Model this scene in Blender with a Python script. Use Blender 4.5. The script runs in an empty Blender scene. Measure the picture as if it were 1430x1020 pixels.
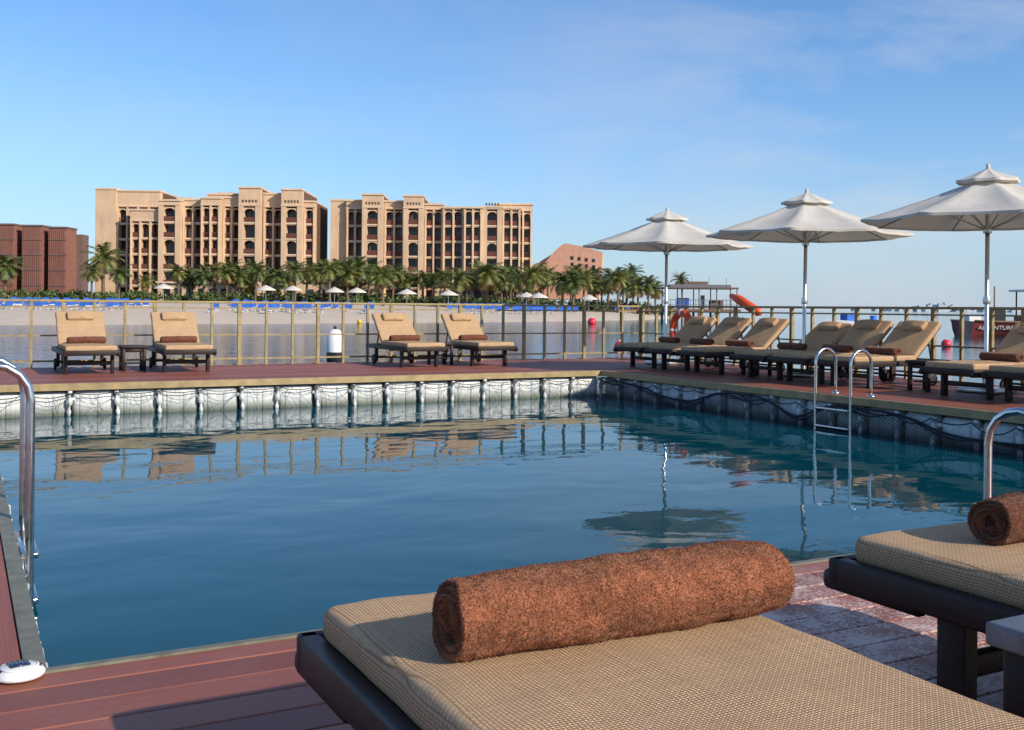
import bpy, bmesh, math, random
import numpy as np
from mathutils import Vector, Matrix, noise as mnoise
random.seed(7); np.random.seed(7)
R=math.radians
scene=bpy.context.scene
COL=scene.collection
H=1.05
CAM=Vector((-0.203,-3.255,H))
YAW=R(-28.0)
def W(a,d,z=0.0):
    """site frame: a metres right, d metres out towards the beach"""
    c,s=math.cos(YAW),math.sin(YAW)
    return Vector((CAM.x+a*c-d*s, CAM.y+a*s+d*c, z))

# ---------------------------------------------------------------- mesh builder
_rb={}
def rbox_geo(sx,sy,sz,bev,seg):
    k=(round(sx,4),round(sy,4),round(sz,4),round(bev,4),seg)
    if k in _rb: return _rb[k]
    bm=bmesh.new(); bmesh.ops.create_cube(bm,size=1.0)
    for v in bm.verts: v.co=Vector((v.co.x*sx,v.co.y*sy,v.co.z*sz))
    if bev>0: bmesh.ops.bevel(bm,geom=bm.edges[:],offset=bev,segments=seg,profile=0.5,affect='EDGES')
    bm.verts.index_update()
    r=([tuple(v.co) for v in bm.verts],[tuple(v.index for v in f.verts) for f in bm.faces])
    bm.free(); _rb[k]=r; return r
class MB:
    def __init__(s): s.v=[];s.f=[];s.m=[];s.s=[]
    def add(s,vs,fs,mat=0,smooth=False,M=None):
        o=len(s.v)
        if M is not None: vs=[tuple(M@Vector(p)) for p in vs]
        s.v.extend([tuple(p) for p in vs]); s.f.extend([tuple(i+o for i in f) for f in fs])
        s.m.extend([mat]*len(fs)); s.s.extend([smooth]*len(fs))
    def box(s,x0,x1,y0,y1,z0,z1,mat=0,M=None):
        vs=[(x0,y0,z0),(x1,y0,z0),(x1,y1,z0),(x0,y1,z0),(x0,y0,z1),(x1,y0,z1),(x1,y1,z1),(x0,y1,z1)]
        s.add(vs,[(0,3,2,1),(4,5,6,7),(0,1,5,4),(1,2,6,5),(2,3,7,6),(3,0,4,7)],mat,False,M)
    def rbox(s,cx,cy,cz,sx,sy,sz,bev=0.01,seg=2,mat=0,M=None,smooth=True):
        vs,fs=rbox_geo(sx,sy,sz,bev,seg); T=Matrix.Translation((cx,cy,cz))
        if M is not None: T=M@T
        s.add(vs,fs,mat,smooth,T)
    def tube(s,pts,r,n=8,mat=0,caps=True,M=None):
        pts=[Vector(p) for p in pts]; rs=r if isinstance(r,(list,tuple)) else [r]*len(pts)
        vs=[];fs=[];ref=None
        for i,p in enumerate(pts):
            a=pts[max(i-1,0)]; b=pts[min(i+1,len(pts)-1)]; t=(b-a).normalized()
            if ref is None:
                ref=Vector((0,0,1)) if abs(t.z)<0.9 else Vector((1,0,0))
            ref=(ref-t*ref.dot(t)).normalized(); q=t.cross(ref)
            for k in range(n):
                an=2*math.pi*k/n
                vs.append(tuple(p+(ref*math.cos(an)+q*math.sin(an))*rs[i]))
        for i in range(len(pts)-1):
            for k in range(n):
                a=i*n+k;b=i*n+(k+1)%n
                fs.append((a,b,b+n,a+n))
        if caps:
            fs.append(tuple(range(n-1,-1,-1))); fs.append(tuple((len(pts)-1)*n+k for k in range(n)))
        s.add(vs,fs,mat,True,M)
    def lathe(s,prof,n=12,mat=0,M=None):
        vs=[];fs=[]
        for (r,z) in prof:
            for k in range(n):
                a=2*math.pi*k/n; vs.append((r*math.cos(a),r*math.sin(a),z))
        for i in range(len(prof)-1):
            for k in range(n):
                a=i*n+k;b=i*n+(k+1)%n; fs.append((a,b,b+n,a+n))
        s.add(vs,fs,mat,True,M)
    def mesh(s,name,mats):
        me=bpy.data.meshes.new(name); me.from_pydata(s.v,[],s.f)
        for m in mats: me.materials.append(m)
        me.polygons.foreach_set('material_index',s.m); me.polygons.foreach_set('use_smooth',s.s)
        me.update(); return me
    def obj(s,name,mats,parent=None):
        return mkobj(name,s.mesh(name,mats),parent)
def mkobj(name,me,parent=None,loc=None,rot=None):
    o=bpy.data.objects.new(name,me); COL.objects.link(o)
    if parent: o.parent=parent
    if loc is not None: o.location=loc
    if rot is not None: o.rotation_euler=rot
    return o
def empty(name,loc=(0,0,0),rz=0.0):
    e=bpy.data.objects.new(name,None); COL.objects.link(e); e.location=loc; e.rotation_euler=(0,0,rz); e.empty_display_size=0.2
    return e

# ---------------------------------------------------------------- materials
class NT:
    def __init__(s,name):
        s.mat=bpy.data.materials.new(name); s.mat.use_nodes=True; s.t=s.mat.node_tree
        s.b=s.t.nodes['Principled BSDF']; s.out=s.t.nodes['Material Output']
    def n(s,t,**kw):
        x=s.t.nodes.new(t)
        for k,v in kw.items(): setattr(x,k,v)
        return x
    def l(s,a,b): s.t.links.new(a,b)
    def math(s,op,a,b=None,c=None):
        x=s.n('ShaderNodeMath',operation=op)
        for i,q in enumerate((a,b,c)):
            if q is None: continue
            if isinstance(q,(int,float)): x.inputs[i].default_value=q
            else: s.l(q,x.inputs[i])
        return x.outputs[0]
    def coord(s,scale=(1,1,1),kind='Object',rot=(0,0,0)):
        tc=s.n('ShaderNodeTexCoord'); mp=s.n('ShaderNodeMapping'); mp.inputs['Scale'].default_value=scale; mp.inputs['Rotation'].default_value=rot
        s.l(tc.outputs[kind],mp.inputs[0]); return mp.outputs[0]
    def pos(s):
        g=s.n('ShaderNodeNewGeometry'); return g.outputs['Position']
    def noise(s,vec,scale,detail=4,rough=0.55,dist=0.0):
        x=s.n('ShaderNodeTexNoise'); x.inputs['Scale'].default_value=scale; x.inputs['Detail'].default_value=detail
        x.inputs['Roughness'].default_value=rough; x.inputs['Distortion'].default_value=dist
        s.l(vec,x.inputs['Vector']); return x.outputs['Fac']
    def ramp(s,fac,stops):
        x=s.n('ShaderNodeValToRGB'); cr=x.color_ramp
        while len(cr.elements)<len(stops): cr.elements.new(0.5)
        for e,(p,c) in zip(cr.elements,stops):
            e.position=p; e.color=(c[0],c[1],c[2],1) if not isinstance(c,(int,float)) else (c,c,c,1)
        s.l(fac,x.inputs[0]); return x.outputs[0]
    def mix(s,fac,a,b,mode='MIX'):
        x=s.n('ShaderNodeMix',data_type='RGBA',blend_type=mode)
        for i,q in ((0,fac),(6,a),(7,b)):
            if isinstance(q,(int,float)): x.inputs[i].default_value=q
            elif isinstance(q,tuple): x.inputs[i].default_value=(q[0],q[1],q[2],1)
            else: s.l(q,x.inputs[i])
        return x.outputs[2]
    def bump(s,h,dist=0.01,strength=1.0,nrm=None):
        x=s.n('ShaderNodeBump'); x.inputs['Distance'].default_value=dist; x.inputs['Strength'].default_value=strength
        s.l(h,x.inputs['Height'])
        if nrm is not None: s.l(nrm,x.inputs['Normal'])
        return x.outputs[0]
    def set(s,base=None,rough=None,metal=None,nrm=None,spec=None):
        for k,q in (('Base Color',base),('Roughness',rough),('Metallic',metal),('Normal',nrm),('Specular IOR Level',spec)):
            if q is None: continue
            if isinstance(q,(int,float)): s.b.inputs[k].default_value=q
            elif isinstance(q,tuple): s.b.inputs[k].default_value=(q[0],q[1],q[2],1)
            else: s.l(q,s.b.inputs[k])
        return s.mat
def simple(name,c,rough=0.6,metal=0.0,var=0.25,scale=6.0,bump=0.0,kind='Object',spec=None):
    t=NT(name); v=t.coord(kind=kind); f=t.noise(v,scale,5)
    lo=tuple(max(0,x*(1-var)) for x in c); hi=tuple(min(1,x*(1+var)) for x in c)
    col=t.ramp(f,[(0.3,lo),(0.7,hi)])
    rr=t.math('MULTIPLY_ADD',f,0.25,rough-0.12)
    nn=t.bump(t.noise(v,scale*8,3),bump) if bump>0 else None
    return t.set(col,rr,metal,nn,spec)

def weave_mat(name,c1,c2,p=0.0072):
    t=NT(name); tc=t.n('ShaderNodeTexCoord'); sp=t.n('ShaderNodeSeparateXYZ'); t.l(tc.outputs['Object'],sp.inputs[0])
    k=math.pi/p
    wob=t.math('MULTIPLY',t.math('SUBTRACT',t.noise(t.coord(),6,1),0.5),0.008)
    zx=t.math('ADD',wob,sp.outputs[2]); zy=t.math('MULTIPLY_ADD',sp.outputs[2],0.45,wob)
    sx=t.math('SINE',t.math('MULTIPLY',t.math('ADD',sp.outputs[0],zx),k))
    sy=t.math('SINE',t.math('MULTIPLY',t.math('ADD',sp.outputs[1],zy),k*1.15))
    ax=t.math('ABSOLUTE',sx); ay=t.math('ABSOLUTE',sy)
    h=t.math('POWER',t.math('MULTIPLY',ax,ay),0.45)
    prod=t.math('MULTIPLY',sx,sy)
    nz=t.noise(t.coord(),6,4); nf=t.noise(t.coord(scale=(1,1,1)),220,2); th=t.noise(t.coord(scale=(90,2.5,30)),1,3,.6); tv=t.noise(t.coord(scale=(2.5,90,30)),1,3,.6)
    col=t.ramp(h,[(0.15,c2),(0.80,c1)])
    chk=t.math('MULTIPLY_ADD',t.math('SIGN',prod),0.09,0.98)
    col=t.mix(1.0,col,t.ramp(nz,[(0.25,0.88),(0.75,1.0)]),'MULTIPLY')
    col=t.mix(1.0,col,t.ramp(nf,[(0.3,0.78),(0.7,1.0)]),'MULTIPLY')
    col=t.mix(1.0,col,t.ramp(th,[(0.3,0.88),(0.7,1.04)]),'MULTIPLY')
    col=t.mix(1.0,col,t.ramp(tv,[(0.3,0.88),(0.7,1.04)]),'MULTIPLY')
    g=t.n('ShaderNodeCombineColor'); 
    for i in range(3): t.l(chk,g.inputs[i])
    col=t.mix(1.0,col,g.outputs[0],'MULTIPLY')
    return t.set(col,0.8,None,t.bump(h,0.0020),0.2)
M_CUSH=weave_mat('cushion_weave',(0.80,0.54,0.315),(0.38,0.22,0.11))
M_CUSHF=simple('cushion_piping',(0.5,0.33,0.19),0.8,var=0.1)
def wood_mat(name,c):
    t=NT(name); f=t.noise(t.coord(scale=(14,1.2,14)),4,6,0.6)
    col=t.ramp(f,[(0.3,tuple(x*0.55 for x in c)),(0.7,tuple(x*1.5 for x in c))])
    return t.set(col,t.math('MULTIPLY_ADD',f,0.3,0.36),None,t.bump(f,0.0015),.3)
M_WOOD=wood_mat('dark_wood',(0.024,0.015,0.013))
M_RUB=simple('black_rubber',(0.012,0.012,0.013),0.6)
def towel_mat(name,c):
    t=NT(name); v=t.coord(); f=t.noise(v,240,3,0.6); g=t.noise(v,26,4,0.6); l=t.noise(t.coord(scale=(.6,1.6,1.6)),9,3,.5)
    col=t.ramp(f,[(0.3,tuple(x*0.5 for x in c)),(0.7,tuple(min(1,x*1.4) for x in c))])
    col=t.mix(1.0,col,t.ramp(g,[(0.3,0.60),(0.7,1.16)]),'MULTIPLY')
    col=t.mix(1.0,col,t.ramp(l,[(0.3,0.78),(0.7,1.12)]),'MULTIPLY')
    t.b.inputs['Sheen Weight'].default_value=0.3; t.b.inputs['Sheen Roughness'].default_value=0.5
    t.b.inputs['Sheen Tint'].default_value=(1,0.7,0.5,1)
    return t.set(col,0.95,None,t.bump(f,0.004),0.05)
M_TOW=towel_mat('rust_terry',(0.345,0.130,0.066))
M_TOW2=towel_mat('brown_terry',(0.18,0.068,0.042))
M_CHROME=simple('stainless_steel',(0.62,0.62,0.62),0.2,1.0,var=0.08,scale=20)
M_BRASS=simple('olive_rail_metal',(0.29,0.22,0.10),0.5,0.15,var=0.25,scale=10)
M_TRIM=simple('tan_trim',(0.34,0.25,0.12),0.5,0.1,var=0.25,scale=6)
M_TRIMG=simple('weathered_trim',(0.19,0.18,0.13),0.55,0.2,var=0.3,scale=14)
def float_mat():
    t=NT('float_plastic'); v=t.coord(); f=t.noise(v,2.2,6,0.7); g=t.noise(v,38,4,0.7); dr=t.noise(t.coord(scale=(9,9,1.2)),2.5,4,.7)
    col=t.ramp(f,[(0.3,(0.46,0.49,0.49)),(0.7,(0.76,0.78,0.76))])
    col=t.mix(t.ramp(g,[(0.52,0.0),(0.75,0.5)]),col,(0.18,0.19,0.15))
    col=t.mix(t.ramp(dr,[(0.52,0.0),(0.74,0.45)]),col,(0.22,0.21,0.16))
    sp=t.n('ShaderNodeSeparateXYZ'); t.l(t.pos(),sp.inputs[0])
    mr=t.n('ShaderNodeMapRange'); mr.inputs[1].default_value=-0.40; mr.inputs[2].default_value=-0.28; mr.inputs[3].default_value=0.85; mr.inputs[4].default_value=0.0
    t.l(t.math('MULTIPLY_ADD',g,0.10,t.math('ADD',sp.outputs[2],-0.05)),mr.inputs[0])
    col=t.mix(mr.outputs[0],col,(0.08,0.10,0.06))
    return t.set(col,0.5,None,t.bump(g,0.003))
M_FLOAT=float_mat()
M_ROPE=simple('dark_rope',(0.02,0.022,0.03),0.9,scale=60)
def deck_mat(name,axis):
    t=NT(name); sp=t.n('ShaderNodeSeparateXYZ'); t.l(t.pos(),sp.inputs[0])
    c=sp.outputs[1] if axis=='x' else sp.outputs[0]
    idx=t.math('FLOOR',t.math('DIVIDE',t.math('ADD',c,45.0),0.15))
    wn=t.n('ShaderNodeTexWhiteNoise',noise_dimensions='1D'); t.l(idx,wn.inputs['W'])
    sc=(0.6,22,8) if axis=='x' else (22,0.6,8)
    g=t.noise(t.coord(scale=sc),2.5,6,0.65); st=t.noise(t.coord(),1.3,5,0.6)
    base=t.ramp(wn.outputs['Value'],[(0.0,(0.20,0.056,0.033)),(0.5,(0.27,0.076,0.044)),(1.0,(0.33,0.105,0.062))])
    col=t.mix(1.0,base,t.ramp(g,[(0.25,0.70),(0.75,1.18)]),'MULTIPLY')
    col=t.mix(t.ramp(st,[(0.5,0.0),(0.75,0.30)]),col,(0.30,0.17,0.13))
    # salty streaks plus sun glare, painted pale into the board colour
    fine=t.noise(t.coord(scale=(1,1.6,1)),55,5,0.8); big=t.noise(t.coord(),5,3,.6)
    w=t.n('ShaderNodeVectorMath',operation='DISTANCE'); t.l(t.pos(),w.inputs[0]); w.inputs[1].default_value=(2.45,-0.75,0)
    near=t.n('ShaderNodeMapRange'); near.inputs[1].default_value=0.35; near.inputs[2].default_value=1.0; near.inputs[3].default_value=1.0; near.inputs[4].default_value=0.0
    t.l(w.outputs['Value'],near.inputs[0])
    salt_glare=t.math('MULTIPLY',t.ramp(t.math('MULTIPLY_ADD',t.math('SUBTRACT',big,.5),.6,fine),[(0.46,0.0),(0.57,1.0)]),t.math('MULTIPLY',near.outputs[0],0.8))
    col=t.mix(salt_glare,col,(0.70,0.56,0.49))
    fine2=t.noise(t.coord(),140,3,0.8)
    gr=t.math('ABSOLUTE',t.math('SINE',t.math('MULTIPLY',c,math.pi/0.0125)))
    dust=t.math('MULTIPLY',t.ramp(fine2,[(0.60,0.0),(0.75,1.0)]),.25)
    col=t.mix(dust,col,(0.5,0.38,0.32))
    hh=t.math('ADD',t.math('MULTIPLY',gr,0.35),g)
    return t.set(col,t.math('MULTIPLY_ADD',g,0.3,0.38),None,t.bump(hh,0.0012))
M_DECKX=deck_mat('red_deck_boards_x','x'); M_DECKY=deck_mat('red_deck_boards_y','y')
def water_mat(name,c,a1,a2,s1,s2,rough=0.02,a3=0.0,spec=.5):
    t=NT(name); v=t.coord(rot=(0,0,R(20)),scale=(1,1.35,1))
    h1=t.noise(v,s1,2,0.45,0.3); h2=t.noise(v,s2,3,0.5,0.6)
    h=t.math('ADD',t.math('MULTIPLY',h1,a1),t.math('MULTIPLY',h2,a2))
    if a3: h=t.math('ADD',h,t.math('MULTIPLY',t.noise(v,s2*4,2,0.5),a3))
    bg=t.noise(t.coord(),0.06,3)
    col=t.ramp(bg,[(0.35,tuple(x*0.85 for x in c)),(0.65,tuple(x*1.15 for x in c))])
    t.b.inputs['IOR'].default_value=1.333
    return t.set(col,rough,None,t.bump(h,1.0),spec)
M_POOL=water_mat('enclosed_water',(0.0,0.062,0.088),0.012,0.0009,0.85,4.0,0.010,0.0,.26)
M_SEA=water_mat('open_sea_water',(0.012,0.085,0.12),0.020,0.012,0.7,3.0,0.04,0.003)
M_SAND=simple('beach_sand',(0.60,0.49,0.37),0.9,var=0.10,scale=0.6)
M_GRASS=simple('garden_ground',(0.12,0.12,0.06),0.9,var=0.3,scale=0.3)
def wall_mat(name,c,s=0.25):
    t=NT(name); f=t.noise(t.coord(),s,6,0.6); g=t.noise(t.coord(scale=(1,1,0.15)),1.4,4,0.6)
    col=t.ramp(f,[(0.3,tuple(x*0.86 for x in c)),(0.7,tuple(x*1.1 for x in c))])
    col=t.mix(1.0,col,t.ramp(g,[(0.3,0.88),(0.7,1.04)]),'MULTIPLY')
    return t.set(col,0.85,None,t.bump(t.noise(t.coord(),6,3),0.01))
M_WALL=wall_mat('sand_render',(0.66,0.46,0.295)); M_WALL2=wall_mat('light_sand_render',(0.73,0.53,0.355))
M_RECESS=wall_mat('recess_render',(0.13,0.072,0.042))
M_BROWN=wall_mat('balcony_timber',(0.14,0.046,0.03),1.0)
M_REDB=wall_mat('terracotta_lattice',(0.27,0.115,0.085),1.0); M_REDD=wall_mat('dark_brown_cladding',(0.17,0.11,0.095),1.0)
M_SLAT=wall_mat('terracotta_slat',(0.21,0.09,0.07),1.0)
M_PEACH=wall_mat('peach_brick',(0.54,0.29,0.20),1.0)
M_CURT=simple('curtain',(0.40,0.34,0.27),0.8)
def glass_mat():
    t=NT('window_glass'); wn=t.noise(t.coord(scale=(0.4,0.4,0.33)),2.2,1)
    col=t.ramp(wn,[(0.4,(0.008,0.010,0.012)),(0.6,(0.03,0.035,0.04))])
    return t.set(col,0.15)
M_GLASS=glass_mat()
def leaf_mat(name,c):
    t=NT(name); f=t.noise(t.coord(),1.4,4); oi=t.n('ShaderNodeObjectInfo')
    col=t.ramp(f,[(0.3,tuple(x*0.5 for x in c)),(0.7,tuple(x*1.5 for x in c))])
    col=t.mix(1.0,col,t.ramp(oi.outputs['Random'],[(0,(0.75,.85,.8)),(1,(1.25,1.1,.9))]),'MULTIPLY')
    return t.set(col,0.55)
M_PALM=leaf_mat('palm_frond',(0.115,0.14,0.035)); M_SHRUB=leaf_mat('shrub_leaf',(0.06,0.10,0.025))
M_TRUNK=simple('palm_trunk',(0.17,0.11,0.07),0.9,var=0.4,scale=5,bump=0.02)
def canvas_mat():
    t=NT('umbrella_canvas'); f=t.noise(t.coord(),2.2,6,.65); g=t.noise(t.coord(),400,2); d=t.noise(t.coord(),11,5,.7)
    col=t.ramp(f,[(0.3,(0.66,0.62,0.54)),(0.7,(0.80,0.77,0.70))])
    col=t.mix(t.ramp(d,[(0.52,0.0),(0.8,0.35)]),col,(0.42,0.38,0.31))
    t.set(col,0.85,None,t.bump(g,0.0005),0.2)
    tr=t.n('ShaderNodeBsdfTranslucent'); tr.inputs[0].default_value=(0.52,0.45,0.33,1)
    mx=t.n('ShaderNodeMixShader'); mx.inputs[0].default_value=0.24
    t.l(t.b.outputs[0],mx.inputs[1]); t.l(tr.outputs[0],mx.inputs[2]); t.l(mx.outputs[0],t.out.inputs[0])
    return t.mat
M_CANVAS=canvas_mat()
M_ALU=simple('brushed_aluminium',(0.62,0.62,0.60),0.32,0.9,var=0.08,scale=12)
M_WHITE=simple('white_plastic',(0.78,0.78,0.76),0.4,var=0.05)
M_PIN=simple('float_pin_plastic',(0.58,0.60,0.58),0.45,var=0.3,scale=12)
M_BLACK=simple('black_plastic',(0.015,0.015,0.018),0.4)
M_BLUE=simple('blue_fabric',(0.03,0.13,0.48),0.8,var=0.3,scale=0.7)
M_REDP=simple('buoy_red',(0.70,0.03,0.06),0.35,var=0.1)
M_ORANGE=simple('lifebuoy_orange',(0.72,0.10,0.03),0.45,var=0.12)
M_YEL=simple('buoy_yellow',(0.7,0.45,0.02),0.45,var=0.1)
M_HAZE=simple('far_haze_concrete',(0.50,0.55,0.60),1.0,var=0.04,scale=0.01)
M_HULL=simple('hull_oxblood',(0.16,0.03,0.025),0.4,var=0.2,scale=2)
M_BWOOD=simple('boat_wood',(0.20,0.10,0.05),0.6,var=0.3,scale=3)
M_TABLE=simple('grey_table_top',(0.15,0.16,0.175),0.42,var=0.3,scale=25,bump=0.001)

# ---------------------------------------------------------------- water, ground
PX,PY=9.36,11.5          # pool opening
DW=3.5                   # deck width
WZ=-0.42
def sheet(name,pts,mat):
    m=MB(); m.add(pts,[tuple(range(len(pts)))],0); return m.obj(name,[mat])
sheet('sea_water',[(-6000,-6000,WZ-0.012),(9000,-6000,WZ-0.012),(9000,12000,WZ-0.012),(-6000,12000,WZ-0.012)],M_SEA)
sheet('pool_water',[(-0.3,-0.3,WZ),(PX+0.3,-0.3,WZ),(PX+0.3,PY+0.3,WZ),(-0.3,PY+0.3,WZ)],M_POOL)
SH=[(-400,58),(-150,60),(-80,62),(-35,70),(-19,86),(3,112),(18,140),(27,170),(34,215),(40,300),(44,500),(46,900)]
def shore(a):
    for (a0,d0),(a1,d1) in zip(SH,SH[1:]):
        if a<=a1: return d0+(d1-d0)*(a-a0)/(a1-a0)
    return 900
PR=[(-8,-1.2),(-1,-0.5),(0,-0.42),(3,-0.25),(12,0.05),(28,0.45),(60,0.95),(80,1.35),(120,1.6),(1500,1.8)]
def gz(a,d):
    e=d-shore(a)
    for (a0,d0),(a1,d1) in zip(PR,PR[1:]):
        if e<=a1: return d0+(d1-d0)*(e-a0)/(a1-a0)
    return 1.8
m=MB(); aa=[]
for (a0,_),(a1,_) in zip(SH,SH[1:]):
    n=max(2,int(min(12,(a1-a0)/4)));  aa+= [a0+(a1-a0)*i/n for i in range(n)]
aa.append(46)
vs=[];fs=[];ms=[]
for a in aa:
    for e,z in PR:
        vs.append(tuple(W(a,shore(a)+e,z+(0.06*math.sin(a*0.7+e*0.3) if 3<e<100 else 0))))
k=len(PR)
for i in range(len(aa)-1):
    for j in range(k-1):
        fs.append((i*k+j,(i+1)*k+j,(i+1)*k+j+1,i*k+j+1)); 
m.add(vs,fs,0,True)
m.m=[1 if (i%(k-1))>=7 else 0 for i in range(len(fs))]
m.obj('beach_ground',[M_SAND,M_GRASS])

# ---------------------------------------------------------------- deck
def deck_boards(name,x0,x1,y0,y1,axis,mat):
    m=MB(); p=0.15; g=0.007
    if axis=='x':
        k=math.floor(y0/p)
        while k*p<y1:
            a=max(k*p+g/2,y0); b=min((k+1)*p-g/2,y1); k+=1
            if b-a<0.02: continue
            xs=[x0]; x=x0+random.uniform(1.2,3.4)
            while x<x1-0.4: xs.append(x); x+=3.4
            xs.append(x1)
            for s,e in zip(xs,xs[1:]): m.rbox((s+e)/2,(a+b)/2,-0.0125,e-s-0.004,b-a,0.025,0.003,1,0,smooth=False)
    else:
        k=math.floor(x0/p)
        while k*p<x1:
            a=max(k*p+g/2,x0); b=min((k+1)*p-g/2,x1); k+=1
            if b-a<0.02: continue
            ys=[y0]; y=y0+random.uniform(1.2,3.4)
            while y<y1-0.4: ys.append(y); y+=3.4
            ys.append(y1)
            for s,e in zip(ys,ys[1:]): m.rbox((a+b)/2,(s+e)/2,-0.0125,b-a,e-s-0.004,0.025,0.003,1,0,smooth=False)
    return m
OX0,OX1,OY0,OY1=-3.0,PX+DW,-5.0,PY+3.8
dk=empty('pool_deck')
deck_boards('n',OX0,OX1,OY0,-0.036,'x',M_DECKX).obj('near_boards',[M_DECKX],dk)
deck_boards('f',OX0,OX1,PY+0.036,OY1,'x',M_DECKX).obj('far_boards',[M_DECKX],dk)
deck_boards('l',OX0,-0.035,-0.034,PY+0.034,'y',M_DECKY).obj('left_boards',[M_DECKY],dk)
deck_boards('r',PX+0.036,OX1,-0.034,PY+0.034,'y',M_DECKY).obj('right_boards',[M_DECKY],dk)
m=MB()
for (x0,x1,y0,y1) in ((OX0+.05,OX1-.05,OY0+.05,-.06),(OX0+.05,OX1-.05,PY+.06,OY1-.05),(OX0+.05,-.1,-.05,PY+.05),(PX+.06,OX1-.05,-.05,PY+.05)):
    m.box(x0,x1,y0,y1,-0.085,-0.028,0)
m.obj('joists',[M_BLACK],dk)
m=MB()
# pool edge trim (fascia + lip)
m.box(-0.03,PX+0.03,PY-0.03,PY+0.033,-0.085,0.006,0)
m.box(PX-0.03,PX+0.033,-0.0,PY-0.033,-0.085,0.006,0)
m.box(OX0,OX1,OY1,OY1+0.04,-0.095,0.004,0); m.box(OX1,OX1+0.04,OY0,OY1,-0.095,0.004,0)
m.box(-0.032,0.025,0.0,PY-0.033,-0.08,0.007,1)
m.box(-0.032,PX-0.033,-0.033,-0.003,-0.08,0.006,1)
m.obj('edge_trim',[M_TRIM,M_TRIMG],dk)
# outer underside floats (simple rows of rounded floats)
def float_row(name,p0,dirv,nrm,n,step,con=True):
    """p0 start corner on the waterline edge, dirv along the edge, nrm into the pool"""
    m=MB(); d=Vector(dirv);q=Vector(nrm)
    M=Matrix(((d.x,-q.x,0,p0[0]),(d.y,-q.y,0,p0[1]),(0,0,1,0),(0,0,0,1)))   # local x along, y away from pool
    for i in range(n):
        cx=(i+.5)*step; jz=random.uniform(-.014,.014); jy=random.uniform(0,.03)
        m.rbox(cx,.27+jy,-.315+jz,step-.04,.48,.43,.065,3,0,M)
        for s in(-1,1):
            m.rbox(cx+s*step*.2,.04+jy,-.30+jz,step*.24,.05,.29,.02,2,0,M)
        if con:
            T=M@Matrix.Translation((i*step+random.uniform(-.015,.015),-.01,random.uniform(-.02,.01)))@Matrix.Rotation(random.uniform(-.09,.09),4,'Y')
            m.lathe([(0,-.10),(.028,-.10),(.031,-.135),(.018,-.14),(.018,-.19),(.036,-.20),(.042,-.24),(.036,-.285),(.02,-.295),(.016,-.35),(.028,-.355),(.028,-.39),(.01,-.46),(0,-.46)],10,1,T)
            m.rbox(i*step,.05,-.21,.10,.07,.05,.015,2,1,M)
    m.box(0,n*step,.16,.30,-.60,-.09,2,M)
    return m
fl=empty('float_pontoon')
FM=[M_FLOAT,M_PIN,M_BLACK]
float_row('a',(0,PY),(1,0,0),(0,-1,0),17,PX/17).obj('far_floats',FM,fl)
float_row('a',(PX,PY),(0,-1,0),(-1,0,0),22,PY/22).obj('right_floats',FM,fl)
float_row('a',(0,0),(0,1,0),(1,0,0),22,PY/22).obj('left_floats',FM,fl)
float_row('a',(PX,0),(-1,0,0),(0,1,0),17,PX/17).obj('near_floats',FM,fl)
float_row('a',(OX1-.03,OY0),(0,1,0),(1,0,0),36,(OY1-OY0)/36,False).obj('outer_floats',FM,fl)
# rope swags + net on floats
m=MB()
def swag(P,Q,sag,n=8,r=.008):
    P=Vector(P);Q=Vector(Q)
    m.tube([P.lerp(Q,i/n)+Vector((0,0,-sag*4*(i/n)*(1-i/n))) for i in range(n+1)],r,5,0)
st=PX/17
for i in range(17):
    swag((i*st,PY-.06,-.12),((i+1)*st,PY-.06,-.12),random.uniform(.02,.06),r=.006)
    swag((i*st,PY-.055,-.13),((i+1)*st,PY-.055,-.15),random.uniform(.06,.16),r=.003)
    for k in range(3): swag((i*st+random.uniform(0,st),PY-.05,-.10),(i*st+random.uniform(0,st),PY-.05,-.44),0,4,.0022)
st=PY/22
for i in range(0,22,1):
    swag((PX-.07,i*st,-.13),(PX-.07,(i+1)*st,-.13),random.uniform(.02,.10),r=.007)
m.obj('float_rope',[M_ROPE])
# draped dark net on the right hand floats
m=MB()
def netpt(y,t):
    ph=0.5+0.5*math.sin(y*2.1+1.2*math.sin(y*.9))
    top=-.11-.20*ph**2; bot=-.50
    return Vector((PX-.075-.03*math.sin(t*5+y*6),y,top+(bot-top)*t))
NN=190; y0n,y1n=1.0,11.4; rows=9
for sgn in (1,-1):
    for i in range(-rows,NN+rows):
        pts=[]
        for j in range(rows+1):
            ii=i+sgn*j
            if 0<=ii<=NN: pts.append(netpt(y0n+(y1n-y0n)*ii/NN,j/rows))
        if len(pts)>1: m.tube(pts,.0032,3,0,False)
m.tube([netpt(y0n+(y1n-y0n)*i/200,0) for i in range(201)],.014,6,0)
m.tube([netpt(y0n+(y1n-y0n)*i/200,.12+.1*math.sin(i*.3)) for i in range(201)],.010,6,0)
m.obj('pool_net',[M_ROPE])
# pale net bundle along left floats
m=MB()
for k in range(9):
    y=0.1; pts=[]
    while y<PY-.1:
        pts.append((.045+random.uniform(-.02,.03),y,-.20-.03*k+random.uniform(-.03,.03))); y+=random.uniform(.03,.07)
    m.tube(pts,.006,4,0,False)
m.obj('white_rope_netting',[M_WHITE])

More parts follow.
